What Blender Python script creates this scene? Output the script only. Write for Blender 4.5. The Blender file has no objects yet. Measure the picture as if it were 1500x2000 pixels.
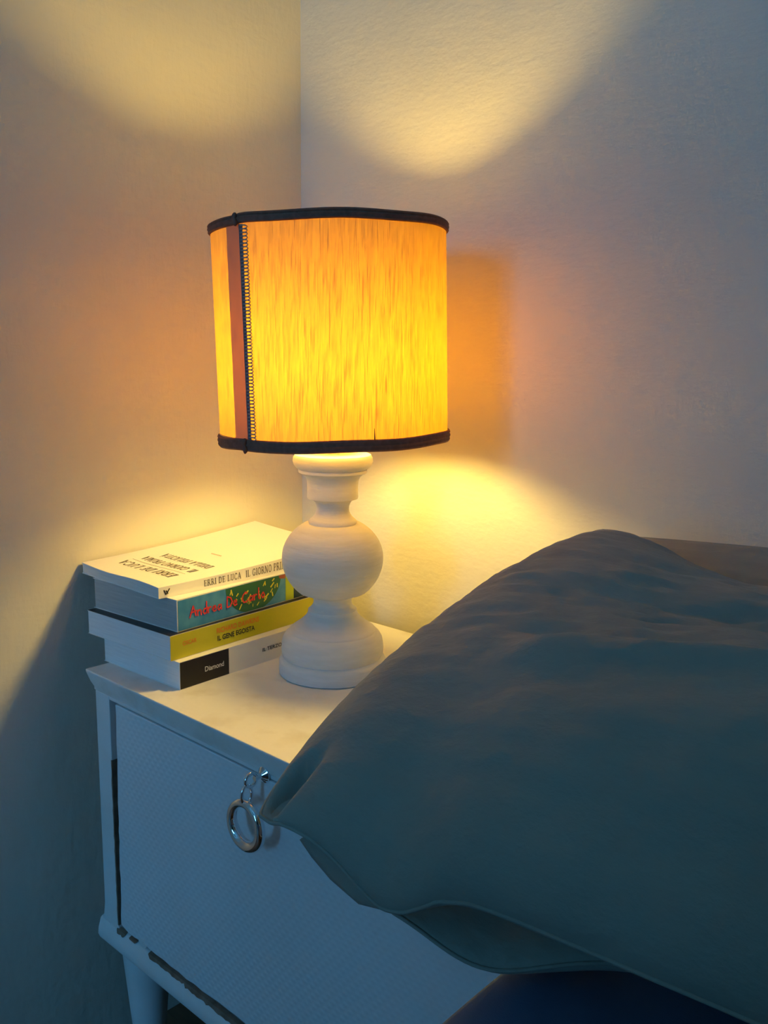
import bpy, bmesh, math, random
import numpy as np
from mathutils import Vector, Matrix, noise

random.seed(4)
sc = bpy.context.scene
col = sc.collection
PI = math.pi

# ------------------------------------------------------------------ camera
F_PX = 1800.0
PITCH, HEAD, ROLL = .173, 2.3179, .0115
CAM = np.array([1.016, -.9197, .91])
ZT = .55                                             # height of the nightstand top

def _axes():
    fh = np.array([math.cos(HEAD), math.sin(HEAD), 0]); rt = np.array([math.sin(HEAD), -math.cos(HEAD), 0])
    z = np.array([0, 0, 1.])
    f = fh*math.cos(PITCH) - z*math.sin(PITCH); u = fh*math.sin(PITCH) + z*math.cos(PITCH)
    return f, rt*math.cos(ROLL) + u*math.sin(ROLL), -rt*math.sin(ROLL) + u*math.cos(ROLL)
FWD, RGT, UPV = _axes()

def ond(px, py, d):                                  # a pixel's direction at a chosen depth
    return CAM + (FWD + RGT*(px-750)/F_PX - UPV*(py-1000)/F_PX)*d

cd = bpy.data.cameras.new('camera'); cam = bpy.data.objects.new('camera', cd); col.objects.link(cam)
cd.sensor_fit = 'VERTICAL'; cd.sensor_height = 24.0; cd.lens = 24.0*F_PX/2000.0
cd.clip_start = .01
M = Matrix.Identity(4)
for i in range(3):
    M[i][0] = RGT[i]; M[i][1] = UPV[i]; M[i][2] = -FWD[i]; M[i][3] = CAM[i]
cam.matrix_world = M
sc.camera = cam

# ------------------------------------------------------------------ sky, daylight, exposure
w = bpy.data.worlds.new('dusk_sky'); sc.world = w; w.use_nodes = True
bg = w.node_tree.nodes['Background']
bg.inputs[0].default_value = (.11, .48, 1.0, 1); bg.inputs[1].default_value = 19.0
WIN = (.75, 1.60, .95, 2.15)                        # window x0 x1 z0 z1 in the far wall
ROOM_X, ROOM_Y, ROOM_Z = 4.4, -4.0, 2.85
pl = bpy.data.lights.new('window_daylight', 'AREA'); pl.shape = 'RECTANGLE'
pl.size = WIN[1]-WIN[0]; pl.size_y = WIN[3]-WIN[2]
pl.cycles.is_portal = True
po = bpy.data.objects.new('window_daylight', pl); col.objects.link(po)
po.location = ((WIN[0]+WIN[1])/2, ROOM_Y+.01, (WIN[2]+WIN[3])/2)
po.rotation_euler = (PI/2, 0, 0)                     # faces +y, into the room
BULB = 265.0
vs = sc.view_settings
vs.view_transform = 'Standard'; vs.look = 'None'; vs.gamma = 1.0; vs.use_curve_mapping = False
vs.exposure = 0.0

# ------------------------------------------------------------------ materials
MAT = {}
def mat(name, color, rough=.6, metal=0.0, spec=.4, noise_col=None, nscale=8.0, nstretch=(1,1,1), ramp=(.35,.65),
        bump=0.0, bscale=60.0, bdist=.002, bstretch=(1,1,1), detail=6.0, sheen=0.0):
    m = bpy.data.materials.new(name); m.use_nodes = True
    nt = m.node_tree; b = nt.nodes['Principled BSDF']
    b.inputs['Base Color'].default_value = (*color, 1); b.inputs['Roughness'].default_value = rough
    b.inputs['Metallic'].default_value = metal; b.inputs['Specular IOR Level'].default_value = spec
    if sheen: b.inputs['Sheen Weight'].default_value = sheen
    tc = nt.nodes.new('ShaderNodeTexCoord')
    if noise_col:
        mp = nt.nodes.new('ShaderNodeMapping'); mp.inputs['Scale'].default_value = nstretch
        nz = nt.nodes.new('ShaderNodeTexNoise'); nz.inputs['Scale'].default_value = nscale; nz.inputs['Detail'].default_value = detail
        rp = nt.nodes.new('ShaderNodeValToRGB')
        rp.color_ramp.elements[0].position = ramp[0]; rp.color_ramp.elements[1].position = ramp[1]
        rp.color_ramp.elements[0].color = (*color, 1); rp.color_ramp.elements[1].color = (*noise_col, 1)
        nt.links.new(tc.outputs['Object'], mp.inputs[0]); nt.links.new(mp.outputs[0], nz.inputs[0])
        nt.links.new(nz.outputs[0], rp.inputs[0]); nt.links.new(rp.outputs[0], b.inputs['Base Color'])
    if bump:
        mp = nt.nodes.new('ShaderNodeMapping'); mp.inputs['Scale'].default_value = bstretch
        nz = nt.nodes.new('ShaderNodeTexNoise'); nz.inputs['Scale'].default_value = bscale; nz.inputs['Detail'].default_value = 8
        bp = nt.nodes.new('ShaderNodeBump'); bp.inputs['Strength'].default_value = bump; bp.inputs['Distance'].default_value = bdist
        nt.links.new(tc.outputs['Object'], mp.inputs[0]); nt.links.new(mp.outputs[0], nz.inputs[0])
        nt.links.new(nz.outputs[0], bp.inputs['Height']); nt.links.new(bp.outputs[0], b.inputs['Normal'])
    MAT[name] = m
    return m

def wall_mat(name, c1, c2):
    m = mat(name, c1, .75, spec=.25, noise_col=c2, nscale=3.0)
    nt = m.node_tree; b = nt.nodes['Principled BSDF']; tc = nt.nodes.new('ShaderNodeTexCoord')
    hs = []
    for sc_, st, wt in ((22, (1,1,1), 1.0), (140, (1,1,.35), .30), (60, (1,1,2.5), .35)):
        mp = nt.nodes.new('ShaderNodeMapping'); mp.inputs['Scale'].default_value = st
        nz = nt.nodes.new('ShaderNodeTexNoise'); nz.inputs['Scale'].default_value = sc_; nz.inputs['Detail'].default_value = 7
        ml = nt.nodes.new('ShaderNodeMath'); ml.operation = 'MULTIPLY'; ml.inputs[1].default_value = wt
        nt.links.new(tc.outputs['Object'], mp.inputs[0]); nt.links.new(mp.outputs[0], nz.inputs[0]); nt.links.new(nz.outputs[0], ml.inputs[0])
        hs.append(ml)
    a = nt.nodes.new('ShaderNodeMath'); nt.links.new(hs[0].outputs[0], a.inputs[0]); nt.links.new(hs[1].outputs[0], a.inputs[1])
    a2 = nt.nodes.new('ShaderNodeMath'); nt.links.new(a.outputs[0], a2.inputs[0]); nt.links.new(hs[2].outputs[0], a2.inputs[1])
    bp = nt.nodes.new('ShaderNodeBump'); bp.inputs['Strength'].default_value = .42; bp.inputs['Distance'].default_value = .004
    nt.links.new(a2.outputs[0], bp.inputs['Height']); nt.links.new(bp.outputs[0], b.inputs['Normal'])
    return m

wall_mat('wall_paint', (.70, .67, .56), (.75, .72, .62))
mat('ceiling_paint', (.75, .74, .72), .85)
mat('floor_wood', (.12, .07, .04), .5, noise_col=(.18, .11, .06), nscale=5, nstretch=(1, 12, 1))
mat('white_paint', (.80, .80, .79), .45, noise_col=(.74, .73, .70), nscale=14, bump=.25, bscale=45, bdist=.002)
mat('top_paint', (.80, .78, .74), .5, noise_col=(.66, .62, .55), nscale=26, ramp=(.52, .80), bump=.25, bscale=90, bdist=.0015)
mat('bare_wood', (.045, .026, .016), .8, noise_col=(.30, .30, .30), nscale=30, nstretch=(1, 1, .35), ramp=(.60, .66))
mat('worn_wood', (.16, .10, .065), .8, noise_col=(.26, .18, .13), nscale=60)
mat('lamp_paint', (.80, .78, .74), .6, noise_col=(.74, .72, .67), nscale=30, nstretch=(1,1,6), bump=.35, bscale=35, bdist=.0015, bstretch=(1,1,7))
mat('trim_cloth', (.21, .080, .050), .75, noise_col=(.26, .105, .07), nscale=200)
mat('braid_cloth', (.42, .33, .30), .8)
mat('tape_cloth', (.20, .14, .14), .8)
mat('chrome', (.82, .82, .84), .06, 1.0)
mat('brass', (.62, .48, .25), .3, 1.0)
mat('socket_plastic', (.75, .73, .68), .4)
mat('paper', (.78, .76, .70), .85, noise_col=(.66, .64, .59), nscale=6, nstretch=(4, 4, 260))
mat('paper_grey', (.56, .55, .50), .9, noise_col=(.44, .43, .40), nscale=6, nstretch=(4, 4, 260))
mat('paper_white', (.86, .86, .84), .85, noise_col=(.76, .76, .75), nscale=6, nstretch=(4, 4, 260))
mat('cover_white', (.84, .82, .78), .32, spec=.5)
mat('cover_blue', (.035, .21, .52), .35, noise_col=(.08, .30, .60), nscale=60, nstretch=(1,1,1))
mat('cover_yellow', (.52, .50, .010), .28, spec=.5)
mat('cover_black', (.012, .010, .010), .35)
mat('ink_grey', (.10, .085, .07), .6)
mat('ink_black', (.02, .02, .02), .5)
mat('ink_red', (.75, .05, .05), .5)
mat('ink_orange', (.75, .20, .03), .5)
mat('ink_white', (.85, .85, .85), .5)
mat('ink_rust', (.50, .16, .09), .5)
mat('ink_dkgreen', (.02, .13, .07), .5)
mat('ink_lime', (.42, .55, .03), .5)
mat('ink_yellow', (.68, .62, .05), .5)
mat('ink_navy', (.02, .05, .07), .5)
mat('ink_brick', (.35, .10, .06), .5)
mat('pillow_linen', (.285, .285, .235), .9, spec=.15, noise_col=(.325, .32, .265), nscale=9, bump=.55, bscale=48, bdist=.004, bstretch=(1, 2.0, 1.3), sheen=.15)
mat('sheet_cotton', (.13, .18, .30), .9, spec=.15, bump=.3, bscale=900, bdist=.0008)
mat('mattress_cloth', (.6, .6, .58), .9)
mat('bed_wood', (.11, .065, .035), .5, noise_col=(.15, .09, .05), nscale=6, nstretch=(10, 1, 1))

def door_mat():
    m = mat('embossed_door', (.78, .79, .80), .45, noise_col=(.74, .745, .75), nscale=9)
    nt = m.node_tree; b = nt.nodes['Principled BSDF']; tc = nt.nodes.new('ShaderNodeTexCoord')
    outs = []
    for ang in (50, -40):
        mp = nt.nodes.new('ShaderNodeMapping'); mp.inputs['Rotation'].default_value = (0, math.radians(ang), 0)
        wv = nt.nodes.new('ShaderNodeTexWave'); wv.inputs['Scale'].default_value = 42; wv.inputs['Distortion'].default_value = .6
        wv.bands_direction = 'X'
        nt.links.new(tc.outputs['Object'], mp.inputs[0]); nt.links.new(mp.outputs[0], wv.inputs[0]); outs.append(wv)
    ad = nt.nodes.new('ShaderNodeMath'); ad.operation = 'MULTIPLY'
    nt.links.new(outs[0].outputs[1], ad.inputs[0]); nt.links.new(outs[1].outputs[1], ad.inputs[1])
    bp = nt.nodes.new('ShaderNodeBump'); bp.inputs['Strength'].default_value = .22; bp.inputs['Distance'].default_value = .0012
    nt.links.new(ad.outputs[0], bp.inputs['Height']); nt.links.new(bp.outputs[0], b.inputs['Normal'])
door_mat()

def fabric_mat(name, tcol, dcol, tfac, slub=True):
    m = bpy.data.materials.new(name); m.use_nodes = True; nt = m.node_tree
    for n in list(nt.nodes): nt.nodes.remove(n)
    out = nt.nodes.new('ShaderNodeOutputMaterial'); mx = nt.nodes.new('ShaderNodeMixShader')
    df = nt.nodes.new('ShaderNodeBsdfDiffuse'); tr = nt.nodes.new('ShaderNodeBsdfTranslucent')
    df.inputs[0].default_value = (*dcol, 1); tr.inputs[0].default_value = (*tcol, 1)
    mx.inputs[0].default_value = tfac
    nt.links.new(df.outputs[0], mx.inputs[1]); nt.links.new(tr.outputs[0], mx.inputs[2]); nt.links.new(mx.outputs[0], out.inputs[0])
    if slub:
        tc = nt.nodes.new('ShaderNodeTexCoord')
        prev = None
        for sc_, zs, lo, hi, dark in ((900, .040, .33, .50, .52), (1700, .02, .30, .62, .62), (160, .05, .3, .7, .93)):
            mp = nt.nodes.new('ShaderNodeMapping'); mp.inputs['Scale'].default_value = (1, 1, zs)
            nz = nt.nodes.new('ShaderNodeTexNoise'); nz.inputs['Scale'].default_value = sc_; nz.inputs['Detail'].default_value = 3
            rp = nt.nodes.new('ShaderNodeValToRGB'); e = rp.color_ramp.elements
            e[0].position = lo; e[1].position = hi; e[0].color = (dark, dark*.93, dark*.8, 1); e[1].color = (1, 1, 1, 1)
            nt.links.new(tc.outputs['Object'], mp.inputs[0]); nt.links.new(mp.outputs[0], nz.inputs[0]); nt.links.new(nz.outputs[0], rp.inputs[0])
            mm = nt.nodes.new('ShaderNodeMix'); mm.data_type = 'RGBA'; mm.blend_type = 'MULTIPLY'; mm.inputs[0].default_value = 1
            if prev is None: mm.inputs[6].default_value = (*tcol, 1)
            else: nt.links.new(prev, mm.inputs[6])
            nt.links.new(rp.outputs[0], mm.inputs[7]); prev = mm.outputs[2]
        nt.links.new(prev, tr.inputs[0])
    MAT[name] = m
fabric_mat('shade_fabric', (.385, .186, .004), (.58, .45, .22), .50)
fabric_mat('seam_fabric', (.50, .30, .15), (.52, .38, .26), .42, False)

m = bpy.data.materials.new('bulb_glow'); m.use_nodes = True
b = m.node_tree.nodes['Principled BSDF']; b.inputs['Base Color'].default_value = (.9, .9, .88, 1)
b.inputs['Emission Color'].default_value = (1.0, .69, .155, 1); b.inputs['Emission Strength'].default_value = BULB
MAT['bulb_glow'] = m
m = bpy.data.materials.new('window_glass'); m.use_nodes = True; nt = m.node_tree
for n in list(nt.nodes): nt.nodes.remove(n)
o_ = nt.nodes.new('ShaderNodeOutputMaterial'); mx_ = nt.nodes.new('ShaderNodeMixShader'); t_ = nt.nodes.new('ShaderNodeBsdfTransparent'); g_ = nt.nodes.new('ShaderNodeBsdfGlossy')
g_.inputs['Roughness'].default_value = .02; mx_.inputs[0].default_value = .05
nt.links.new(t_.outputs[0], mx_.inputs[1]); nt.links.new(g_.outputs[0], mx_.inputs[2]); nt.links.new(mx_.outputs[0], o_.inputs[0])
MAT['window_glass'] = m

# ------------------------------------------------------------------ helpers
def tag(o, label=None, cat=None, group=None, kind=None):
    if label: o['label'] = label
    if cat: o['category'] = cat
    if group: o['group'] = group
    if kind: o['kind'] = kind
    return o

def thing(name, label, cat, loc=(0, 0, 0), rz=0.0, group=None):
    o = bpy.data.objects.new(name, None); col.objects.link(o)
    o.location = loc; o.rotation_euler = (0, 0, rz); o.empty_display_size = .05
    return tag(o, label, cat, group)

def obj(name, verts, faces, material, parent=None, smooth=False):
    me = bpy.data.meshes.new(name); me.from_pydata([tuple(float(c) for c in v) for v in verts], [], [tuple(f) for f in faces]); me.update()
    bm = bmesh.new(); bm.from_mesh(me); bmesh.ops.recalc_face_normals(bm, faces=bm.faces); bm.to_mesh(me); bm.free()
    if smooth: me.polygons.foreach_set('use_smooth', [True]*len(me.polygons))
    me.materials.append(MAT[material])
    o = bpy.data.objects.new(name, me); col.objects.link(o)
    if parent is not None: o.parent = parent
    return o

class MB:
    def __init__(s): s.v = []; s.f = []
    def add(s, v, f):
        n = len(s.v); s.v += [tuple(p) for p in v]; s.f += [tuple(i+n for i in q) for q in f]; return s
    def box(s, x0, x1, y0, y1, z0, z1):
        return s.add([(x0,y0,z0),(x1,y0,z0),(x1,y1,z0),(x0,y1,z0),(x0,y0,z1),(x1,y0,z1),(x1,y1,z1),(x0,y1,z1)],
                     [(0,3,2,1),(4,5,6,7),(0,1,5,4),(1,2,6,5),(2,3,7,6),(3,0,4,7)])
    def lathe(s, prof, seg=48, cx=0, cy=0, closed=False):
        n = len(prof); v = []; f = []
        for r, z in prof:
            for k in range(seg):
                a = 2*PI*k/seg; v.append((cx+r*math.cos(a), cy+r*math.sin(a), z))
        for i in range(n if closed else n-1):
            j = (i+1) % n
            for k in range(seg):
                l = (k+1) % seg; f.append((i*seg+k, i*seg+l, j*seg+l, j*seg+k))
        if not closed:
            f.append(tuple(range(seg-1, -1, -1))); f.append(tuple((n-1)*seg+k for k in range(seg)))
        return s.add(v, f)
    def tube(s, pts, r, seg=8, closed=False):
        P = [Vector(p) for p in pts]; n = len(P); v = []; f = []; up = None
        for i, p in enumerate(P):
            a = P[(i-1) % n] if (closed or i > 0) else p; c = P[(i+1) % n] if (closed or i < n-1) else p
            t = (c-a).normalized()
            if up is None: up = Vector((0,0,1)) if abs(t.z) < .9 else Vector((1,0,0))
            s1 = t.cross(up).normalized(); up = s1.cross(t).normalized()
            rr = r[i] if isinstance(r, (list, tuple)) else r
            for k in range(seg):
                q = 2*PI*k/seg; v.append(p + s1*math.cos(q)*rr + up*math.sin(q)*rr)
        for i in range(n if closed else n-1):
            j = (i+1) % n
            for k in range(seg):
                l = (k+1) % seg; f.append((i*seg+k, i*seg+l, j*seg+l, j*seg+k))
        if not closed:
            f.append(tuple(range(seg-1, -1, -1))); f.append(tuple((n-1)*seg+k for k in range(seg)))
        return s.add(v, f)
    def grid(s, P, nu, nv, closed_u=False):
        f = []
        for i in range(nu if closed_u else nu-1):
            j = (i+1) % nu
            for k in range(nv-1): f.append((i*nv+k, j*nv+k, j*nv+k+1, i*nv+k+1))
        return s.add(P, f)
    def build(s, name, material, parent=None, smooth=False, bevel=0.0, seg=2, auto=None):
        o = obj(name, s.v, s.f, material, parent, smooth)
        if bevel:
            md = o.modifiers.new('bevel', 'BEVEL'); md.width = bevel; md.segments = seg; md.limit_method = 'ANGLE'; md.angle_limit = math.radians(40)
            o.data.polygons.foreach_set('use_smooth', [True]*len(o.data.polygons))
            wn = o.modifiers.new('wn', 'WEIGHTED_NORMAL'); wn.keep_sharp = True
        if auto is not None:
            o.data.polygons.foreach_set('use_smooth', [True]*len(o.data.polygons))
            o.data.set_sharp_from_angle(angle=math.radians(auto))
        return o

def struct(o): return tag(o, kind='structure')

# ------------------------------------------------------------------ the room
T = .12
WXL, WYB = .021, -.022                              # faces of the left and the back wall
struct(MB().box(-T, WXL, ROOM_Y-T, T, 0, ROOM_Z).build('wall_left', 'wall_paint'))
struct(MB().box(WXL, ROOM_X+T, WYB, T, 0, ROOM_Z).build('wall_back', 'wall_paint'))
struct(MB().box(ROOM_X, ROOM_X+T, ROOM_Y-T, WYB, 0, ROOM_Z).build('wall_right', 'wall_paint'))
x0, x1, z0, z1 = WIN
struct(MB().box(WXL, x0, ROOM_Y-T, ROOM_Y, 0, ROOM_Z).box(x1, ROOM_X, ROOM_Y-T, ROOM_Y, 0, ROOM_Z)
       .box(x0, x1, ROOM_Y-T, ROOM_Y, 0, z0).box(x0, x1, ROOM_Y-T, ROOM_Y, z1, ROOM_Z).build('wall_front', 'wall_paint'))
struct(MB().box(-T, ROOM_X+T, ROOM_Y-T, T, -.1, 0).build('floor', 'floor_wood'))
struct(MB().box(-T, ROOM_X+T, ROOM_Y-T, T, ROOM_Z, ROOM_Z+.1).build('ceiling', 'ceiling_paint'))
wo = MB().box(x0, x1, ROOM_Y-.09, ROOM_Y-.03, z0, z0+.05).box(x0, x1, ROOM_Y-.09, ROOM_Y-.03, z1-.05, z1)
wo.box(x0, x0+.05, ROOM_Y-.09, ROOM_Y-.03, z0+.05, z1-.05).box(x1-.05, x1, ROOM_Y-.09, ROOM_Y-.03, z0+.05, z1-.05)
xm = (x0+x1)/2
wo.box(xm-.03, xm+.03, ROOM_Y-.09, ROOM_Y-.03, z0+.05, z1-.05)
wfr = struct(wo.build('window_1', 'white_paint'))
for a, c in ((x0+.05, xm-.03), (xm+.03, x1-.05)):
    MB().box(a, c, ROOM_Y-.063, ROOM_Y-.057, z0+.05, z1-.05).build('pane', 'window_glass', wfr)

# ------------------------------------------------------------------ nightstand
NX0, NX1, NYF, NYB = .0872, .704, -.4146, -.050
NB0 = .210                                           # underside of the case
ns = thing('nightstand', 'low white-painted wooden nightstand with embossed drop front and chipped paint', 'nightstand', ((NX0+NX1)/2, (NYF+NYB)/2, 0))
OX, OY = ns.location.x, ns.location.y
def L(m):                                            # world to nightstand coordinates
    m.v = [(p[0]-OX, p[1]-OY, p[2]) for p in m.v]; return m
BX0, BX1, BYF = NX0+.010, NX1-.010, NYF+.006         # case, set in under the top
# top with an outward flaring edge
prof = [(0, ZT), (.0004, ZT-.003), (.0045, ZT-.014), (.008, ZT-.020), (.008, ZT-.024)]
m_ = MB(); rings = []
for k, (ins, z) in enumerate(prof):
    rings += [(NX0+ins, NYF+ins*.7, z), (NX1-ins, NYF+ins*.7, z), (NX1-ins, NYB, z), (NX0+ins, NYB, z)]
fs = [(0,1,2,3), tuple((len(prof)-1)*4+q for q in (3,2,1,0))]
for k in range(len(prof)-1):
    for q in range(4): fs.append((k*4+q, k*4+(q+1) % 4, (k+1)*4+(q+1) % 4, (k+1)*4+q))
m_.add(rings, fs)
L(m_).build('top', 'top_paint', ns, bevel=.0012)
TZ = ZT-.024
GX0, GX1, GZ0, GZ1 = .1262, NX1-.014, .2465, .532-.012    # opening for the drop front
def prism(m, poly, y0, y1):                          # polygon in x z, pushed from y0 to y1
    n = len(poly)
    m.add([(x, y0, z) for x, z in poly]+[(x, y1, z) for x, z in poly],
          [tuple(range(n)), tuple(range(2*n-1, n-1, -1))]+[(i, n+i, n+(i+1) % n, (i+1) % n) for i in range(n)])
    return m
def side(x, s):                                      # one side panel with flared foot
    return prism(MB(), [(x, TZ), (x, .262), (x-s*.004, .240), (x-s*.0095, .222), (x-s*.004, NB0), (x+s*.018, NB0), (x+s*.018, TZ)], BYF+.016, NYB)
L(side(BX0, 1)).build('side_panel', 'white_paint', ns, bevel=.0015)
L(side(BX1, -1)).build('side_panel', 'white_paint', ns, bevel=.0015)
def wob(n, amp, sd):
    r = random.Random(sd); return [r.uniform(-amp, amp) for _ in range(n)]
def stile(xa, xb, s, sd):                            # front stile with an uneven painted inner edge
    zs = [TZ-.03*i/10*9.2 for i in range(11)]; wv = wob(11, .0007, sd)
    out = [(xa, TZ), (xa, .262), (xa-s*.004, .240), (xa-s*.0095, .2225)] 
    inn = [(xb+wv[i]*s, zs[i]) for i in range(11)]
    return prism(MB(), out+[(xb+s*.001, .2225)]+inn[::-1], BYF, BYF+.016)
L(stile(BX0, GX0, 1, 3)).build('stile', 'white_paint', ns, bevel=.001)
L(stile(BX1, GX1, -1, 5)).build('stile', 'white_paint', ns, bevel=.001)
# flared plinth rail under the drop front
m_ = MB(); n = 40; P = []; wv = wob(n, .0008, 9)
for i in range(n):
    x = BX0-.0095+(BX1-BX0+.019)*i/(n-1)
    for dy, z in ((.016, .2405), (.003, .2395+wv[i]), (-.0005, .2375+wv[i]*.6), (-.004, .2265), (-.005, .218), (-.003, .2125), (.004, NB0), (.016, NB0)):
        P.append((x, BYF+dy, z))
m_.grid(P, n, 8); m_.f.append(tuple(range(8))); m_.f.append(tuple((n-1)*8+q for q in range(7, -1, -1)))
m_.f += [(i*8+7, (i+1)*8+7, (i+1)*8, i*8) for i in range(n-1)]
L(m_).build('plinth_rail', 'white_paint', ns, auto=50)
L(MB().box(GX0-.002, GX1+.002, BYF+.0008, BYF+.016, GZ1+.0012, TZ)).build('top_rail', 'white_paint', ns, bevel=.001)
L(MB().box(GX0-.004, GX1+.004, BYF+.0165, BYF+.030, .225, TZ)).build('inner_frame', 'bare_wood', ns)
L(MB().box(BX0+.0185, BX1-.0185, NYB-.012, NYB-.002, NB0, TZ)).build('back_panel', 'bare_wood', ns)
L(MB().box(BX0+.0185, BX1-.0185, BYF+.031, NYB-.0125, NB0+.001, NB0+.014)).build('bottom_panel', 'bare_wood', ns)
# drop front: uneven painted edges
m_ = MB(); wl = wob(24, .0009, 21); wb = wob(40, .0011, 22)
edge = []
for i in range(24):
    t = i/23; edge.append((GX0+.0135-.0068*t+wl[i], GZ1-(GZ1-GZ0-.0012)*t))
for i in range(1, 40):
    t = i/39; edge.append((GX0+.0067+(GX1-GX0-.0075)*t, GZ0-.0022+.0009*math.sin(t*21)+wb[i]))
edge += [(GX1-.0022, GZ1)]
prism(m_, edge, BYF-.0004, BYF+.0135)
drop = L(m_).build('drop_front', 'embossed_door', ns, bevel=.0012)
# paint worn through to brown wood along the stile's inner edge and the plinth
r_ = random.Random(31); m_ = MB(); P = []; n = 34
for i in range(n):
    z = .2440+(.4500-.2440)*i/(n-1); wv_ = r_.uniform(.0006, .0016)*(1 if i < n-4 else .5)
    P += [(GX0-wv_, BYF-.00035, z), (GX0+.0011, BYF-.00035, z), (GX0+.0011, BYF+.0160, z)]
m_.grid(P, n, 3)
L(m_).build('worn_edge', 'worn_wood', ns)
for xa, xb, wd in ((GX0-.002, .1420, .0040), (.1500, .1640, .0014), (.1900, .2600, .0034), (.2585, .4200, .0042), (.4180, NX1-.02, .0038)):
    m_ = MB(); P = []; n = max(8, int((xb-xa)/.004))
    for i in range(n):
        x = xa+(xb-xa)*i/(n-1); e_ = (1 if 0 < i < n-1 else .3); q = wd*e_*r_.uniform(.75, 1.15)
        P += [(x, BYF+.0030, .2408), (x, BYF-.0009, .2395), (x, BYF-.0009-q*.45, .2395-q)]
    m_.grid(P, n, 3); L(m_).build('worn_edge', 'worn_wood', ns)
# chip of lifted paint on the lower edge
r_ = random.Random(2); ch = [(.178+.009*math.cos(2*PI*k/9)*r_.uniform(.6, 1), .2462+.0055*math.sin(2*PI*k/9)*r_.uniform(.6, 1)) for k in range(9)]
L(prism(MB(), ch, BYF-.0011, BYF-.0002)).build('paint_flake', 'white_paint', drop)
# ring pull: rose, eye, link, ring
RX, RZ = .3965, .524
def ringpts(c, r, axis, n=40, rx=1.0):
    out = []
    for k in range(n):
        a = 2*PI*k/n; u, v = r*math.cos(a)*rx, r*math.sin(a)
        if axis == 'y': out.append((c[0]+u, c[1], c[2]+v))
        else: out.append((c[0], c[1]+u, c[2]+v))
    return out
pull = L(MB().lathe([(.0005, 0), (.0075, 0), (.0075, .0015), (.004, .004), (.0025, .005), (.0025, .012), (.0005, .012)], 24)).build('ring_pull', 'chrome', drop, auto=40)
me = pull.data
for v in me.vertices:                                # lay the rose on the drop front
    x, y, z = v.co.x+OX, v.co.y+OY, v.co.z
    v.co = (RX+x-OX, BYF-.0004-z-OY, RZ+y)
L(MB().tube(ringpts((RX, BYF-.0165, RZ), .0062, 'x', 24), .0017, 8, True)).build('eye', 'chrome', pull, True)
L(MB().tube(ringpts((RX, BYF-.0215, RZ-.0125), .0088, 'x', 28, .65), .0016, 8, True)).build('link', 'chrome', pull, True)
Rm = .0205
prf = [0.0042+.0014*(.5-.5*math.sin(2*PI*k/48)) for k in range(48)]
L(MB().tube(ringpts((RX+.0005, BYF-.0235, RZ-.0195-Rm-.001), Rm, 'y', 48), prf, 12, True)).build('ring', 'chrome', pull, True)
# legs
for lx, ly in ((NX0+.034, NYF+.046), (NX1-.046, NYF+.046), (NX0+.034, NYB-.05), (NX1-.046, NYB-.05)):
    L(MB().lathe([(.010, 0), (.0125, .002), (.0135, .012), (.023, .120), (.0278, .175), (.0295, .195), (.028, .206), (.022, .2095)], 32, lx, ly)).build('leg', 'white_paint', ns, auto=40)

# ------------------------------------------------------------------ table lamp
LX, LY = .2915, -.2210
lamp = thing('table_lamp', 'turned white wooden table lamp with glowing yellow drum shade', 'lamp', (LX, LY, ZT))
def Z(z): return z-ZT
prof = [(.0005, .5500), (.0585, .5500), (.0603, .5512), (.0605, .5550), (.0603, .5645), (.0592, .5672), (.0570, .5692), (.0556, .5700),
        (.0562, .5715), (.0574, .5745), (.0578, .5790), (.0574, .5850), (.0561, .5905), (.0537, .5950), (.0503, .5982), (.0490, .5988), (.0488, .5998),
        (.0476, .6012), (.0440, .6038), (.0395, .6070), (.0345, .6110), (.0305, .6150), (.0281, .6190), (.0275, .6212), (.0274, .6232), (.0262, .6240),
        (.0238, .6262), (.0222, .6290), (.0213, .6320), (.0215, .6348), (.0226, .6372), (.0246, .6392), (.0290, .6408), (.0310, .6420), (.0312, .6434), (.0322, .6440)]
n = 26
for k in range(n+1):                                 # the ball
    a = math.radians(-48.5+(48.5+56)*k/n)
    prof.append((.0565*math.cos(a)**.97 - (.0 if k else 0), .6825+.0455*math.sin(a)*(1.13 if a < 0 else 1.02)))
prof += [(.0262, .7210), (.0268, .7226), (.0264, .7246), (.0248, .7262), (.0222, .7285), (.0196, .7318), (.0183, .7350), (.0180, .7385), (.0185, .7420), (.0198, .7452),
         (.0222, .7476), (.0262, .7490), (.0278, .7496), (.0281, .7508), (.0279, .7580), (.0279, .7650), (.0284, .7695), (.0300, .7732), (.0335, .7762), (.0368, .7778),
         (.0378, .7786), (.0379, .7812), (.0372, .7820), (.0378, .7824), (.0405, .7838), (.0428, .7868), (.0440, .7905), (.0436, .7945), (.0418, .7978), (.0390, .7990), (.0005, .7990)]
base = MB().lathe([(r, Z(z)) for r, z in prof], 72).build('lamp_base', 'lamp_paint', lamp, auto=38)
MB().lathe([(.0005, Z(.799)), (.008, Z(.799)), (.008, Z(.812)), (.017, Z(.815)), (.0175, Z(.850)), (.015, Z(.858)), (.0005, Z(.858))], 32).build('socket', 'socket_plastic', lamp, auto=40)
BZ = .900                                            # centre of the glowing glass
bp_ = [(.0005, Z(.858)), (.013, Z(.8585)), (.0135, Z(.866))]
for k in range(15):
    a = math.radians(-55+145*k/14); bp_.append((max(.0225*math.cos(a), .0005), Z(BZ+.030*math.sin(a))))
MB().lathe(bp_, 32).build('bulb', 'bulb_glow', lamp, True)
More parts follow.
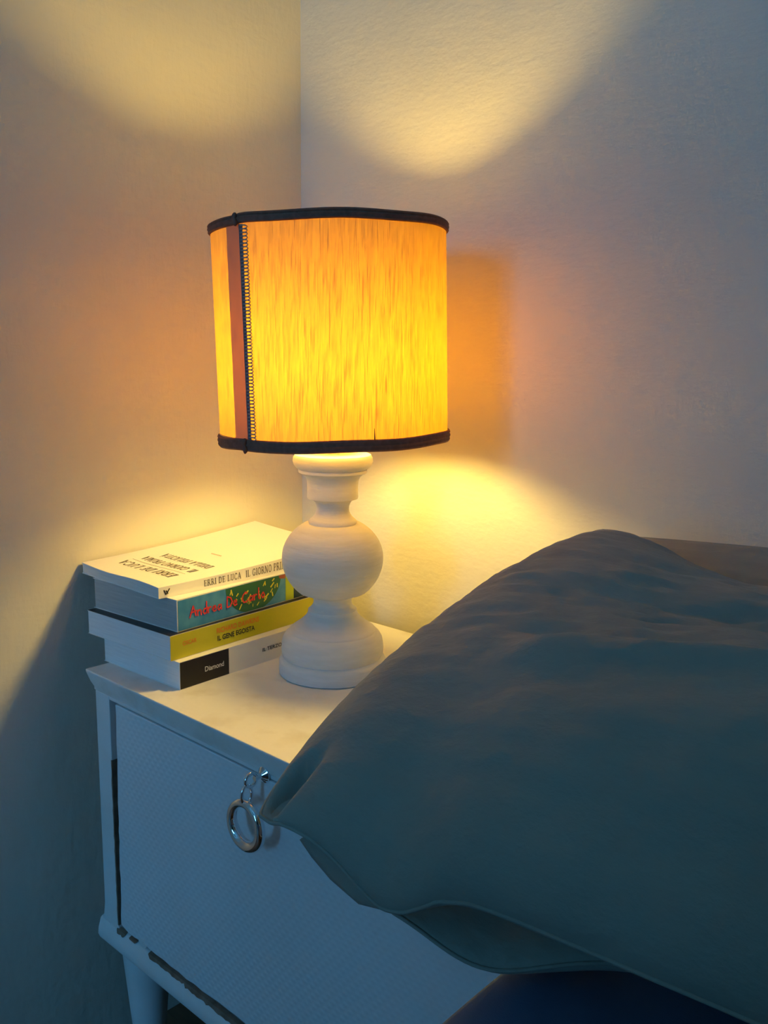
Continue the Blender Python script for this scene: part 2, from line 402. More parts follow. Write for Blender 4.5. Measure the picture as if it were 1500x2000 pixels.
# drum shade, leaning a little
SR, SZ0, SZ1 = .1230, .8130, 1.0385
axis = Vector((FWD[0], FWD[1], 0)).normalized()
LEAN = Matrix.Translation((RGT[0]*.0025, RGT[1]*.0025, Z(.80))) @ Matrix.Rotation(math.radians(-1.7), 4, axis) @ Matrix.Translation((0, 0, -Z(.80)))
def Q(m): m.v = [tuple(LEAN @ Vector(p)) for p in m.v]; return m
va = math.atan2(-FWD[1], -FWD[0])                    # direction from the lamp to the camera
def cyl(r0, r1, a0, a1, z0, z1, na, nz, thick=0.0):
    m = MB(); P = []
    full = abs(a1-a0) > 6.28
    cnt = na if full else na+1
    for i in range(cnt):
        a = a0+(a1-a0)*i/na
        for k in range(nz+1):
            t = k/nz; r = r0+(r1-r0)*t
            P.append((r*math.cos(a), r*math.sin(a), z0+(z1-z0)*t))
    m.grid(P, cnt, nz+1, full)
    return m
shade = Q(cyl(SR, SR, 0, 2*PI, Z(SZ0), Z(SZ1), 96, 12)).build('lamp_shade', 'shade_fabric', lamp, True)
def deg(d): return va+math.radians(d)                # measured from the side the camera sees
# negative angles = to the camera's left
S = -1
Q(cyl(SR+.0006, SR+.0006, deg(S*40.0), deg(S*50.2), Z(SZ0), Z(SZ1), 10, 4)).build('seam_band', 'seam_fabric', shade, True)
Q(cyl(SR+.0012, SR+.0012, deg(S*40.4), deg(S*38.0), Z(SZ0+.009), Z(SZ1-.009), 3, 4)).build('braid_tape', 'tape_cloth', shade, True)
m_ = MB(); nl = 62
for k in range(nl):                                  # little loops of the braid
    zc = SZ0+.012+(SZ1-SZ0-.024)*k/(nl-1); pts = []
    for q in range(11):
        t = PI*(q/10-.5)*1.25
        a = deg(S*(38.3-3.3*math.cos(t))); pts.append(((SR+.0014)*math.cos(a), (SR+.0014)*math.sin(a), Z(zc)+.00175*math.sin(t)*1.05))
    m_.tube(pts, .00058, 4)
Q(m_).build('braid_loops', 'braid_cloth', shade, True)
# dark ribbed edging, top and bottom, with the knot at the seam
def edging(zc, hh, name, dip):
    m = MB(); na = 120; P = []; prf = []
    for rr, zz in ((-.0006, -hh), (.0012, -hh), (.0022, -hh*.8), (.0026, -hh*.62), (.0020, -hh*.36), (.0030, -hh*.05), (.0030, hh*.12), (.0021, hh*.36), (.0029, hh*.62), (.0023, hh*.86), (.0010, hh), (-.0006, hh)):
        prf.append((rr, zz))
    for i in range(na):
        a = 2*PI*i/na
        d = (a-deg(S*42)+PI) % (2*PI)-PI
        off = dip*math.tanh(d*16)*math.exp(-abs(d)*5)
        for rr, zz in prf:
            P.append(((SR+rr)*math.cos(a), (SR+rr)*math.sin(a), Z(zc)+zz+off+.0005*math.sin(a*7)))
    m.grid(P, na, len(prf), True)
    m.f += [(i*len(prf)+len(prf)-1, ((i+1) % na)*len(prf)+len(prf)-1, ((i+1) % na)*len(prf), i*len(prf)) for i in range(na)]
    t = Q(m).build(name, 'trim_cloth', shade, auto=60)
    m = MB(); pts = []
    for q in range(9):
        a = deg(S*(41.6-.4*math.sin(q))); z = zc-hh*1.25+2.5*hh*q/8
        pts.append(((SR+.0036)*math.cos(a), (SR+.0036)*math.sin(a), Z(z)))
    m.tube(pts, [.0010, .0022, .0024, .0022, .0021, .0022, .0024, .0022, .0010], 8)
    Q(m).build('knot', 'trim_cloth', t, True)
edging(SZ1-.0042, .0048, 'top_edging', .0012)
edging(SZ0+.0052, .0060, 'bottom_edging', -.0006)
m_ = MB(); pts = [((SR+.0006)*math.cos(deg(21.5)), (SR+.0006)*math.sin(deg(21.5)), Z(SZ0+.011+.011*q/4)) for q in range(5)]
Q(m_.tube(pts, [.0007, .0006, .0005, .0004, .0002], 5)).build('loose_thread', 'trim_cloth', shade, True)
# wire carrier inside the shade
m_ = MB().tube([(.019*math.cos(2*PI*k/24), .019*math.sin(2*PI*k/24), Z(.846)) for k in range(24)], .0012, 6, True)
for k in range(3):
    a = 2*PI*k/3+.4; m_.tube([(.019*math.cos(a), .019*math.sin(a), Z(.846)), ((SR-.002)*math.cos(a), (SR-.002)*math.sin(a), Z(SZ0+.010))], .0011, 6)
m_.tube([((SR-.002)*math.cos(2*PI*k/64), (SR-.002)*math.sin(2*PI*k/64), Z(SZ0+.008)) for k in range(64)], .0012, 6, True)
m_.build('wire_carrier', 'brass', lamp, True)

# ------------------------------------------------------------------ lettering
SERIF = {   # strokes on a unit-high body: (points, half width); s = serif bars (x, y, half length)
 'E': (.62, [([(.14,0),(.14,1)],.075), ([(.14,.97),(.56,.97)],.03), ([(.14,.52),(.46,.52)],.03), ([(.14,.03),(.58,.03)],.03), ([(.56,.97),(.56,.80)],.03), ([(.58,.03),(.58,.22)],.03), ([(.46,.62),(.46,.42)],.025)], [(.14,0,.13),(.14,1,.13)]),
 'F': (.58, [([(.14,0),(.14,1)],.075), ([(.14,.97),(.54,.97)],.03), ([(.14,.52),(.44,.52)],.03), ([(.54,.97),(.54,.80)],.03)], [(.14,0,.14),(.14,1,.13)]),
 'R': (.72, [([(.14,0),(.14,1)],.075), ([(.14,.97),(.40,.97),(.52,.88),(.54,.74),(.48,.58),(.36,.50),(.14,.50)],.045), ([(.36,.50),(.66,0)],.07)], [(.14,0,.14),(.14,1,.13),(.66,0,.08)]),
 'P': (.62, [([(.14,0),(.14,1)],.075), ([(.14,.97),(.40,.97),(.54,.88),(.56,.72),(.50,.55),(.36,.48),(.14,.48)],.045)], [(.14,0,.14),(.14,1,.13)]),
 'I': (.32, [([(.16,0),(.16,1)],.075)], [(.16,0,.14),(.16,1,.14)]),
 'L': (.60, [([(.14,0),(.14,1)],.075), ([(.14,.03),(.56,.03)],.03), ([(.56,.03),(.56,.24)],.03)], [(.14,1,.14),(.14,0,.13)]),
 'D': (.76, [([(.14,0),(.14,1)],.075), ([(.14,.97),(.38,.97),(.58,.84),(.66,.60),(.66,.40),(.58,.16),(.38,.03),(.14,.03)],.05)], [(.14,0,.13),(.14,1,.13)]),
 'U': (.74, [([(.14,1),(.14,.30),(.20,.10),(.36,.02),(.52,.10),(.60,.30),(.60,1)],.055)], [(.14,1,.13),(.60,1,.12)]),
 'C': (.70, [([(.62,.80),(.54,.94),(.38,1),(.22,.92),(.10,.72),(.08,.50),(.10,.28),(.22,.08),(.38,0),(.54,.06),(.64,.22)],.055), ([(.62,.97),(.62,.74)],.03)], []),
 'G': (.76, [([(.62,.80),(.54,.94),(.38,1),(.22,.92),(.10,.72),(.08,.50),(.10,.28),(.22,.08),(.38,0),(.54,.05),(.62,.14)],.055), ([(.62,.05),(.62,.42)],.06), ([(.62,.97),(.62,.74)],.03)], [(.62,.42,.12)]),
 'O': (.78, [([(.38,1),(.20,.92),(.09,.72),(.07,.50),(.09,.28),(.20,.08),(.38,0),(.56,.08),(.67,.28),(.69,.50),(.67,.72),(.56,.92),(.38,1)],.055)], []),
 'A': (.74, [([(.08,0),(.36,1)],.035), ([(.36,1),(.66,0)],.075), ([(.18,.34),(.54,.34)],.03)], [(.08,0,.10),(.66,0,.11)]),
 'N': (.80, [([(.14,0),(.14,1)],.04), ([(.14,1),(.64,0)],.075), ([(.64,0),(.64,1)],.04)], [(.14,0,.12),(.10,1,.10),(.64,1,.12)]),
 'M': (.94, [([(.14,0),(.14,1)],.04), ([(.14,1),(.46,.05)],.07), ([(.46,.05),(.78,1)],.04), ([(.78,1),(.78,0)],.075)], [(.14,0,.12),(.12,1,.10),(.78,0,.13),(.80,1,.10)]),
 'T': (.66, [([(.33,0),(.33,1)],.075), ([(.04,.97),(.62,.97)],.03), ([(.04,.97),(.04,.78)],.03), ([(.62,.97),(.62,.78)],.03)], [(.33,0,.14)]),
}
def stroke_ribbon(m, pts, hw, put):
    for (ax, ay), (bx, by) in zip(pts[:-1], pts[1:]):
        dx, dy = bx-ax, by-ay; l = math.hypot(dx, dy) or 1; nx, ny = -dy/l*hw, dx/l*hw; ex, ey = dx/l*hw*.45, dy/l*hw*.45
        m.add([put(ax-ex+nx, ay-ey+ny), put(ax-ex-nx, ay-ey-ny), put(bx+ex-nx, by+ey-ny), put(bx+ex+nx, by+ey+ny)], [(0, 1, 2, 3)])
def serif_text(m, s, put, gap=.10, bold=1.0):
    x = 0.0
    for ch in s:
        if ch == ' ': x += .42; continue
        g = ch if ch in SERIF else 'A'
        wd, strokes, bars = SERIF[g]
        for pts, hw in strokes: stroke_ribbon(m, [(x+a, c) for a, c in pts], hw*bold, put)
        for bx, by, hl in bars: stroke_ribbon(m, [(x+bx-hl, abs(by-.03)), (x+bx+hl, abs(by-.03))], .03, put)
        if ch == 'À': stroke_ribbon(m, [(x+.24, 1.30), (x+.40, 1.10)], .035, put)
        x += wd+gap
    return x
def serif_width(s, gap=.10): return sum(.42 if c == ' ' else SERIF[c if c in SERIF else 'A'][0]+gap for c in s)-gap

def font_mesh(s, bold=0.0):
    cu = bpy.data.curves.new('t', 'FONT'); cu.body = s; cu.offset = bold; cu.resolution_u = 4
    o = bpy.data.objects.new('t', cu); col.objects.link(o)
    bpy.context.view_layer.update()
    me = bpy.data.meshes.new_from_object(o.evaluated_get(bpy.context.evaluated_depsgraph_get()))
    v = [tuple(p.co) for p in me.vertices]; f = [tuple(p.vertices) for p in me.polygons]
    bpy.data.objects.remove(o); bpy.data.curves.remove(cu); bpy.data.meshes.remove(me)
    a = np.array(v); lo, hi = a.min(0), a.max(0)
    return [((p[0]-lo[0]), (p[1]-lo[1])) for p in v], f, hi[0]-lo[0], hi[1]-lo[1]
def font_text(m, s, x0, y0, width, height, put, bold=0.0):
    v, f, fw, fh = font_mesh(s, bold)
    m.add([put(x0+p[0]/fw*width, y0+p[1]/fh*height) for p in v], f)

# ------------------------------------------------------------------ books
EPS = .00025
def book(name, label, near, ang, W, Ln, z0, th, pages, cover, bend=None, sag=0.0, over=.0008, cov_t=.0006):
    """origin at the spine's near bottom corner; -x to the fore edge, +y along the spine"""
    t = thing(name, label, 'book', (near[0], near[1], z0), math.radians(ang), 'books stacked on the nightstand')
    def bz(x, y): return bend(x, y) if bend else 0.0
    ny, nx = 14, 8
    def slab(xa, xb, ya, yb, za, zb, sk=0.0):
        m = MB(); P = []
        for k, z in ((0, za), (1, zb)):
            for i in range(nx+1):
                for j in range(ny+1):
                    x = xa+(xb-xa)*i/nx; y = ya+(yb-ya)*j/ny
                    P.append((x+sk*math.sin(PI*(z-za)/max(zb-za, 1e-6)), y, z+bz(x, y)*(z/th if th else 1)))
        n2 = (nx+1)*(ny+1); f = []
        for i in range(nx):
            for j in range(ny):
                a = i*(ny+1)+j; q = (a, a+ny+1, a+ny+2, a+1)
                f.append(q[::-1]); f.append(tuple(p+n2 for p in q))
        ring = [i*(ny+1) for i in range(nx+1)]+[nx*(ny+1)+j for j in range(1, ny+1)]+[i*(ny+1)+ny for i in range(nx-1, -1, -1)]+[j for j in range(ny-1, 0, -1)]
        for a, c in zip(ring, ring[1:]+ring[:1]): f.append((a, c, c+n2, a+n2))
        m.add(P, f); return m
    slab(-W+over, -cov_t*1.6, over, Ln-over, cov_t*1.02, th-cov_t*1.02).build('page_block', pages, t)
    m = slab(-W, 0, 0, Ln, 0, cov_t)
    m2 = slab(-W, 0, 0, Ln, th-cov_t, th); m.add(m2.v, m2.f)
    m3 = slab(-cov_t*1.5, 0, 0, Ln, cov_t, th-cov_t); m.add(m3.v, m3.f)
    cv = m.build('cover', cover, t)
    spine = lambda x, z, lift=EPS: (lift, x, z+bz(0, x)*(z/th))
    top = lambda x, y, lift=EPS: (x, y, th+lift+bz(x, y))
    return t, cv, spine, top

def patch(name, pts, put, material, parent, lift=EPS):
    return obj(name, [put(a, c, lift) for a, c in pts], [tuple(range(len(pts)))], material, parent)

# 4: popular-science paperback at the bottom, white with a black block on the spine
t4, c4, s4, _ = book('book', 'thick white paperback with black spine block, bottom of the book stack', (.2202, -.3781), 2.6, .1425, .215, ZT, .0306, 'paper_white', 'cover_white')
def strip(put, x0, x1, z0, z1, name, material, parent, lift=EPS, n=8):
    m = MB(); P = []
    for i in range(n+1):
        x = x0+(x1-x0)*i/n; P += [put(x, z0, lift), put(x, z1, lift)]
    m.grid(P, n+1, 2); return m.build(name, material, parent)
strip(s4, .0004, .0675, .0004, .0302, 'spine_block', 'cover_black', c4)
m = MB(); font_text(m, 'Diamond', .0335, .0118, .0265, .0058, lambda x, z: s4(x, z, EPS*2), .01); m.build('author_lettering', 'ink_white', c4)
m = MB(); font_text(m, 'IL TERZO SCIMPANZÉ', .1180, .0135, .0720, .0056, lambda x, z: s4(x, z, EPS*2), .012); m.build('title_lettering', 'ink_black', c4)

# 3: yellow paperback
t3, c3, s3, _ = book('book', 'paperback with acid yellow spine, second from the bottom of the stack', (.2109, -.3830), 3.6, .1530, .225, ZT+.0308, .0278, 'paper_white', 'cover_white')
strip(s3, .0004, .2246, .0004, .0274, 'spine_panel', 'cover_yellow', c3)
strip(lambda x, y, l: (y, x, .0278+l), .0002, .2248, -.1528, -.0002, 'back_panel', 'cover_black', c3)
p3 = lambda x, z: s3(x, z, EPS*2)
m = MB(); font_text(m, 'OSCAR', .0165, .0135, .0190, .0050, p3, .01); m.build('imprint_lettering', 'ink_orange', c3)
m = MB(); font_text(m, 'RICHARD DAWKINS', .0640, .0160, .0640, .0062, p3, .015); m.build('author_lettering', 'ink_orange', c3)
m = MB(); font_text(m, 'IL GENE EGOISTA', .0650, .0072, .0560, .0060, p3, .02); m.build('title_lettering', 'ink_black', c3)

# 2: thick novel with a painted blue spine
t2, c2, s2, _ = book('book', 'thick well-read novel with blue painted spine, second from the top of the stack', (.2052, -.3691), 4.6, .1515, .222, ZT+.0588, .0358, 'paper_grey', 'cover_white', over=.0012)
strip(s2, .0010, .2210, .0010, .0346, 'spine_panel', 'cover_blue', c2)
p2 = lambda x, z, l=EPS*2: s2(x, z, l)
cx, cz, cr = .1130, .0345, .0440
pts = []
for k in range(41):
    a = PI+PI*k/40
    pts.append((cx+cr*math.cos(a), max(.0012, cz+cr*.80*math.sin(a))))
pts = [(a, min(c, .0344)) for a, c in pts]
patch('green_globe', pts, p2, 'ink_dkgreen', c2, EPS*2)
r_ = random.Random(12); m = MB()
for k in range(34):
    a = r_.uniform(PI*1.04, PI*1.96); rr = cr*math.sqrt(r_.uniform(.15, .86))
    x, z = cx+rr*math.cos(a), cz+rr*.8*math.sin(a)
    if z < .004 or z > .0325: continue
    ta = r_.uniform(.6, 1.9); l = r_.uniform(.0012, .0034)
    stroke_ribbon(m, [(x-l*math.cos(ta), z-l*math.sin(ta)), (x+l*math.cos(ta), z+l*math.sin(ta))], r_.uniform(.0005, .0010), lambda u, v: p2(u, v, EPS*3))
m.build('brush_strokes', 'ink_yellow', c2)
patch('brick_patch', [(.1530, .0344), (.1550, .0305), (.1640, .0290), (.1650, .0344)], p2, 'ink_brick', c2, EPS*2.5)
strip(p2, .1650, .1790, .0010, .0346, 'lime_band', 'ink_lime', c2, EPS*2.2)
strip(p2, .1790, .2210, .0010, .0346, 'dark_end', 'ink_navy', c2, EPS*2.2)
HAND = [   # brush-written name, x along the spine in glyph units
 [[(0,0),(.35,1.0),(.62,.05)], [(.10,.42),(.62,.50)]], [[(0,.55),(.05,0)], [(.05,.35),(.22,.52),(.36,.40),(.40,0)]], [[(.40,.45),(.20,.50),(.05,.22),(.20,0),(.42,.12)], [(.42,1.1),(.42,0)]],
 [[(0,.55),(.06,0)], [(.06,.35),(.22,.52),(.34,.46)]], [[(0,.25),(.36,.30),(.28,.50),(.10,.46),(.02,.20),(.16,0),(.40,.08)]], [[(.36,.45),(.16,.48),(.02,.20),(.16,0),(.34,.20)], [(.38,.50),(.42,0)]], None,
 [[(.05,0),(.08,1.0),(.45,.85),(.60,.45),(.40,.05),(.05,0)]], [[(0,.25),(.36,.30),(.28,.50),(.10,.46),(.02,.20),(.16,0),(.40,.08)]], None,
 [[(.60,.85),(.40,1.0),(.12,.75),(.04,.40),(.20,.05),(.50,.05),(.66,.20)]], [[(.36,.45),(.16,.48),(.02,.20),(.16,0),(.34,.20)], [(.38,.50),(.42,0)]], [[(0,.55),(.06,0)], [(.06,.35),(.22,.52),(.34,.46)]], [[(.08,1.1),(.06,.2),(.16,0),(.24,.06)]], [[(.20,.52),(.02,.28),(.18,0),(.40,.22),(.26,.52),(.20,.52)]]]
m = MB(); x = .0165; gsz = .0140
for g in HAND:
    if g is None: x += gsz*.42; continue
    wd = max(p[0] for s_ in g for p in s_)
    for s_ in g: stroke_ribbon(m, [(x+a*gsz, .0128+c*gsz*.88+.00*x) for a, c in s_], .00085, lambda u, v: p2(u, min(v, .0345), EPS*4))
    x += (wd+.13)*gsz
m.build('author_lettering', 'ink_red', c2)

# 1: slim white paperback on top, far corner lifting
def bend1(x, y):
    u = min(max(-x/.163, 0), 1); v = min(max(y/.262, 0), 1)
    return .012*v*v+.006*u*u*v+.0012*math.sin(u*PI*2.2)*(1-v)
t1, c1, s1, tp1 = book('book', 'slim white paperback with grey serif title, lying on top of the stack', (.1885, -.3806), -.6, .1630, .262, ZT+.0948, .0125, 'paper', 'cover_white', bend=bend1)
HS = .0064
p1 = lambda x, z: s1(x, z, EPS)
m = MB(); off = .0590; serif_text(m, 'ERRI DE LUCA', lambda u, v: p1(off+u*HS*.95, .0034+v*HS), .12); m.build('author_lettering', 'ink_grey', c1)
off2 = off+serif_width('ERRI DE LUCA', .12)*HS*.95+.0072
m = MB(); serif_text(m, 'IL GIORNO PRIMA DELLA FELICITÀ', lambda u, v: p1(off2+u*HS*.95, .0034+v*HS), .12); m.build('title_lettering', 'ink_grey', c1)
m = MB()
for dx in (0, .0026):
    stroke_ribbon(m, [(.0068+dx, .0085-.3*dx), (.0090+dx, .0036+.2*dx)], .0007, p1)
stroke_ribbon(m, [(.0090, .0036), (.0116+.0022, .0092)], .0007, p1); stroke_ribbon(m, [(.0106, .0050), (.0122, .0070)], .0006, p1)
m.build('publisher_mark', 'ink_black', c1)
def covertext(s, xs, y, hgt, wid, name, gap=.10):      # reads towards the fore edge, tops to the near end
    k = wid/serif_width(s, gap); m = MB()
    serif_text(m, s, lambda u, v: tp1(xs-u*k, y-v*hgt), gap, 1.35); return m.build(name, 'ink_grey', c1)
covertext('ERRI DE LUCA', -.0280, .0450, .0135, .108, 'author_lettering')
m = MB(); P = []
for i in range(9):
    for yy in (.0525, .0531): P.append(tp1(-.0270-.110*i/8, yy))
m.grid(P, 9, 2); m.build('rule', 'ink_grey', c1)
covertext('IL GIORNO PRIMA', -.0285, .0725, .0120, .104, 'title_lettering')
covertext('DELLA FELICITÀ', -.0300, .0960, .0120, .096, 'title_lettering')
m = MB()
for i in range(7):
    u = -.066-.0030*i; stroke_ribbon(m, [(u, .131), (u-.0016, .1325)], .0008, lambda a, c: tp1(a, c))
m.build('series_mark', 'ink_rust', c1)

# ------------------------------------------------------------------ bed
BXL, BXR, BYT, BYB, MZ = .716, 2.15, -.055, -2.02, .540
bed = thing('bed', 'bed frame and mattress beneath the blue sheet', 'bed', ((BXL+BXR)/2, (BYT+BYB)/2, 0))
def LB(m): m.v = [(p[0]-bed.location.x, p[1]-bed.location.y, p[2]) for p in m.v]; return m
LB(MB().box(BXL+.02, BXR-.02, BYB+.02, BYT-.02, .18, .27)).build('frame', 'bed_wood', bed, bevel=.004)
for lx in (BXL+.08, BXR-.08):
    for ly in (BYB+.08, BYT-.08):
        LB(MB().lathe([(.025, 0), (.03, .179)], 20, lx, ly)).build('leg', 'bed_wood', bed, auto=40)
LB(MB().box(BXL+.006, BXR-.006, BYB+.006, BYT-.006, .271, MZ-.004)).build('mattress', 'mattress_cloth', bed, bevel=.03, seg=4)
# added chest of drawers, unseen behind the camera, shading the right of the pillow
cx0, cx1, cy0, cy1, ch_ = .89, 2.05, -2.60, -2.12, 1.28
chest = thing('added_shade_chest', 'added tall wooden chest of drawers, unseen, shading the pillow from the window', 'chest', ((cx0+cx1)/2, (cy0+cy1)/2, 0))
def LC(m): m.v = [(p[0]-chest.location.x, p[1]-chest.location.y, p[2]) for p in m.v]; return m
LC(MB().box(cx0, cx1, cy0+.02, cy1, .08, ch_-.03)).build('case', 'bed_wood', chest, bevel=.003)
LC(MB().box(cx0-.015, cx1+.015, cy0, cy1+.01, ch_-.0295, ch_)).build('top', 'bed_wood', chest, bevel=.004)
for q in range(4):
    za = .10+q*.282; dr = LC(MB().box(cx0+.02, cx1-.02, cy0, cy0+.0195, za, za+.268)).build('drawer', 'bed_wood', chest, bevel=.003)
    for kx in (cx0+.27, cx1-.27):
        kn = MB().lathe([(.006, 0), (.006, .012), (.015, .018), (.015, .026), (.008, .030)], 16)
        kn.v = [(kx+p[0], cy0-p[2], za+.131+p[1]) for p in kn.v]; LC(kn).build('knob', 'brass', dr, auto=40)
for lx in (cx0+.04, cx1-.04):
    for ly in (cy0+.06, cy1-.04): LC(MB().lathe([(.022, 0), (.028, .0795)], 16, lx, ly)).build('foot', 'bed_wood', chest, auto=40)
# blue sheet: a shell over the mattress with soft folds
def sheet():
    m = MB(); nu, nv = 150, 120; P = []
    Lx = BXR-BXL; drop_ = .20; tot = Lx+2*drop_; rr = .045
    for i in range(nu):
        s_ = (i/(nu-1))**1.6*tot if i < nu else 0
        for j in range(nv):
            y = BYT+(BYB-BYT)*(j/(nv-1))
            if s_ < drop_-rr*.57: x, z = BXL, MZ-rr-(drop_-rr*.57-s_)
            elif s_ < drop_+rr:
                a = (s_-(drop_-rr*.57))/(rr*1.57)*PI/2; a = min(a, PI/2)
                x, z = BXL+rr*(1-math.cos(a)), MZ-rr+rr*math.sin(a)
            elif s_ < tot-drop_: x, z = BXL+(s_-drop_), MZ
            else: x, z = BXR, MZ-(s_-(tot-drop_))
            fold = .006*math.sin((x*3.1+y*1.3)*9+2*noise.noise((x*5, y*5, 1)))*(1 if z > MZ-.02 else .4)
            fold += .010*noise.noise((x*6, y*6, 4.0))
            hang = max(0, MZ-rr-z)/.2
            P.append((x-hang*(.006+.005*math.sin(y*14)), y, z+max(0, fold*.6+.003)+.002))
    m.grid(P, nu, nv)
    o = m.build('bed_sheet', 'sheet_cotton', None, True)
    md = o.modifiers.new('solid', 'SOLIDIFY'); md.thickness = .0015; md.offset = 1
    return tag(o, 'plain deep blue cotton sheet spread over the mattress', 'sheet')
sheet()

# ------------------------------------------------------------------ pillows
def smooth(a, b_, x):
    t = min(max((x-a)/(b_-a), 0), 1); return t*t*(3-2*t)
def pillow(name, label, A, B, C, D, up, down, nu, nv, shape=None, wrinkle=.004, seed=0.0, ears=.018):
    """A near-left, B far-left, C far-right, D near-right corners of the seam line"""
    A, B, C, D = [Vector(p) for p in (A, B, C, D)]
    cen = (A+B+C+D)/4
    eu = ((D-A)+(C-B)).normalized(); ev = ((B-A)+(C-D)).normalized(); n = eu.cross(ev).normalized()
    lu = ((D-A).length+(C-B).length)/2; lv = ((B-A).length+(C-D).length)/2
    root = thing(name, label, 'pillow', tuple(cen))
    def pt(u, v, s):
        cu, cv = 2*u-1, 2*v-1
        # seam outline drawn in between the corners
        pin_u = ears*(1-cv*cv); pin_v = ears*(1-cu*cu)
        uu = u-cu*pin_u/lu*1.0; vv = v-cv*pin_v/lv*1.0
        p = (A*(1-uu)+D*uu)*(1-vv)+(B*(1-uu)+C*uu)*vv
        bu = max(0, 1-abs(cu)**2.6); bv = max(0, 1-abs(cv)**2.4)
        h = (bu*bv)**.52
        t = up if s > 0 else down
        e = (1-h)*h*4
        w1 = noise.noise((u*5+seed, v*26, 1.3+seed))*.6+noise.noise((u*22+seed, v*9, 5.1))*.5+noise.noise((u*40, v*40, 2.2+seed))*.28
        w2 = noise.noise((u*2.4+seed, v*2.6, 7.0+seed))
        p = p+n*s*(t*h+(wrinkle*w1*(h**.6)+wrinkle*2.2*w2*h))
        if shape: p = shape(p, u, v, s, h, n, eu, ev)
        return p
    m = MB(); P = []
    def warp(t): return .5-.5*math.cos(PI*t)*(.55+.45*abs(math.cos(PI*t))) if False else .5*(1-math.cos(PI*t))*.6+t*.4
    for i in range(nu+1):
        for j in range(nv+1): P.append(pt(warp(i/nu), warp(j/nv), 1)-cen)
    bot = []
    for i in range(nu+1):
        for j in range(nv+1): bot.append(pt(warp(i/nu), warp(j/nv), -1)-cen)
    N = (nu+1)*(nv+1); idx = lambda i, j: i*(nv+1)+j
    f = []; vmap = {}
    allv = list(P)
    for i in range(nu+1):
        for j in range(nv+1):
            if i in (0, nu) or j in (0, nv): vmap[idx(i, j)] = idx(i, j)
            else: vmap[idx(i, j)] = len(allv); allv.append(bot[idx(i, j)])
    for i in range(nu):
        for j in range(nv):
            q = (idx(i, j), idx(i+1, j), idx(i+1, j+1), idx(i, j+1)); f.append(q); f.append(tuple(vmap[k] for k in q)[::-1])
    m.add(allv, f)
    body = m.build('pillowcase', 'pillow_linen', root, True)
    # sewn seam round the edge
    ring = [idx(i, 0) for i in range(nu+1)]+[idx(nu, j) for j in range(1, nv+1)]+[idx(i, nv) for i in range(nu-1, -1, -1)]+[idx(0, j) for j in range(nv-1, 0, -1)]
    MB().tube([P[k] for k in ring], .0013, 6, True).build('seam', 'pillow_linen', body, True)
    return root, body, cen

def lower_shape(p, u, v, s, h, n, eu, ev):             # the free corner droops over the mattress edge
    return p-Vector((0, .2, 1))*.020*math.exp(-((u-.12)/.09)**2)*(1-v)**3

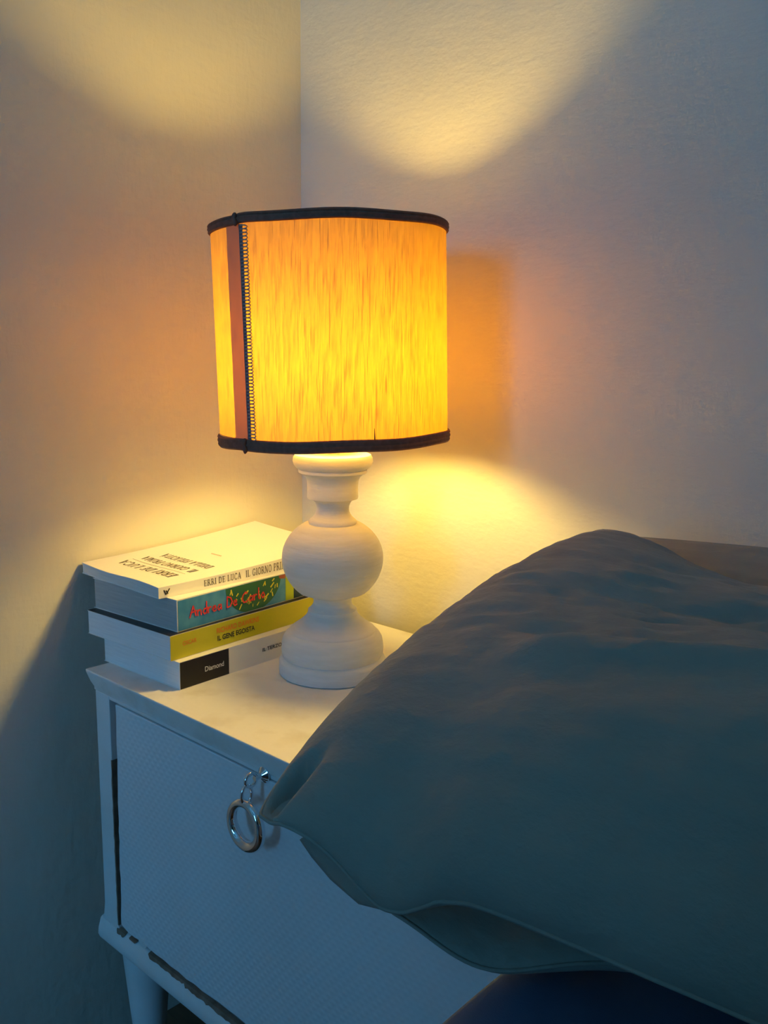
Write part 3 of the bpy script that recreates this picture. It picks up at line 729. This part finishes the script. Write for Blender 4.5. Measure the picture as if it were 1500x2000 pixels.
def upper_shape(p, u, v, s, h, n, eu, ev):
    cv = 2*v-1
    p = p-eu*.040*max(0, 1-cv*cv)**.8*(1-u)**6                       # the stuffed end swells outwards
    p = p-Vector((0, 0, .042))*smooth(.02, .26, u)*v*v                # the far edge sags away from its corner
    p = p-Vector((.0, -.004, .030))*math.exp(-((u-.15)/.055)**2)*(1-v)**7    # slack hem hanging below the end
    if s > 0:
        p = p+Vector((0, -.024, .016))*math.exp(-((v-.30)/.18)**2)*smooth(.08, .4, u)*h
        p = p-n*.012*math.exp(-((v-.60-.10*u)/.07)**2)*smooth(.08, .3, u)*(1-smooth(.75, 1, u))
        d = (u-.026-.22*(v-.06))/.010
        p = p-n*.034*math.exp(-d*d)*math.exp(-((v-.062)/.040)**2)
        fz = (v-.36-.16*u+.02*noise.noise((u*9, v*5, 2)))/.035                # long soft fold across the front
        p = p+n*.011*math.exp(-fz*fz)*smooth(.10, .22, u)*(1-smooth(.6, .9, u))
        g = noise.noise((u*7+v*3, v*20-u*6, 11.0)); g2 = noise.noise((u*16-v*8, v*44+u*10, 3.0))
        p = p+n*(-.0085*abs(g)-.0045*abs(g2)+.0035)*smooth(.18, .5, v)*h**.5
        p = p+n*.0030*noise.noise((u*60, v*22, 8.0))*math.exp(-((u-.17)/.07)**2)*math.exp(-((v-.06)/.08)**2)
    return p
PA = ond(508, 1592, .585); PB = ond(1178, 1036, .80)
up_root, up_body, up_c = pillow('pillow', 'grey-green linen pillow with its corner hanging over the nightstand front', PA, PB, (1.26, -.21, .735), (1.25, -.540, .640), .075, .035, 150, 110,
       shape=upper_shape, seed=3.0, ears=.004)
# open hem of the case, folded back under the near corner
outer = [(655, 1600, .580), (674, 1630, .578), (720, 1700, .572), (760, 1750, .566), (795, 1786, .560)]
inner = [(585, 1640, .590), (608, 1674, .589), (645, 1718, .584), (700, 1766, .574), (793, 1789, .5605)]
m = MB(); P = []; nn = 24
def crv(pts, t):
    t *= len(pts)-1; i = min(int(t), len(pts)-2); a = np.array(pts[i]); b_ = np.array(pts[i+1]); return a+(b_-a)*(t-i)
for i in range(nn+1):
    o1, o2 = crv(outer, i/nn), crv(inner, i/nn)
    for k in range(9):
        q = k/8; g = o1*(1-q)+o2*q
        p = ond(g[0], g[1], g[2]-.006*math.sin(PI*q)+.0015*noise.noise((i*.4, k*.5, 3)))
        P.append(p-np.array(up_c))
m.grid(P, nn+1, 9)
fl = m.build('hem_flap', 'pillow_linen', up_body, True)
md = fl.modifiers.new('solid', 'SOLIDIFY'); md.thickness = .0022
pillow('pillow', 'grey-green pillow lying flat on the blue sheet under the others', (.682, -.546, .583), (.76, -.25, .586), (1.20, -.19, .586), (1.18, -.255, .584), .030, .028, 90, 60, seed=9.0, wrinkle=.002, ears=-.026, shape=lower_shape)
pillow('pillow', 'grey-green pillow propped upright against the back wall', (.575, -.150, .590), (.575, -.085, .728), (1.27, -.085, .738), (1.27, -.150, .590), .050, .022, 120, 60, seed=14.0, wrinkle=.006, ears=-.012)
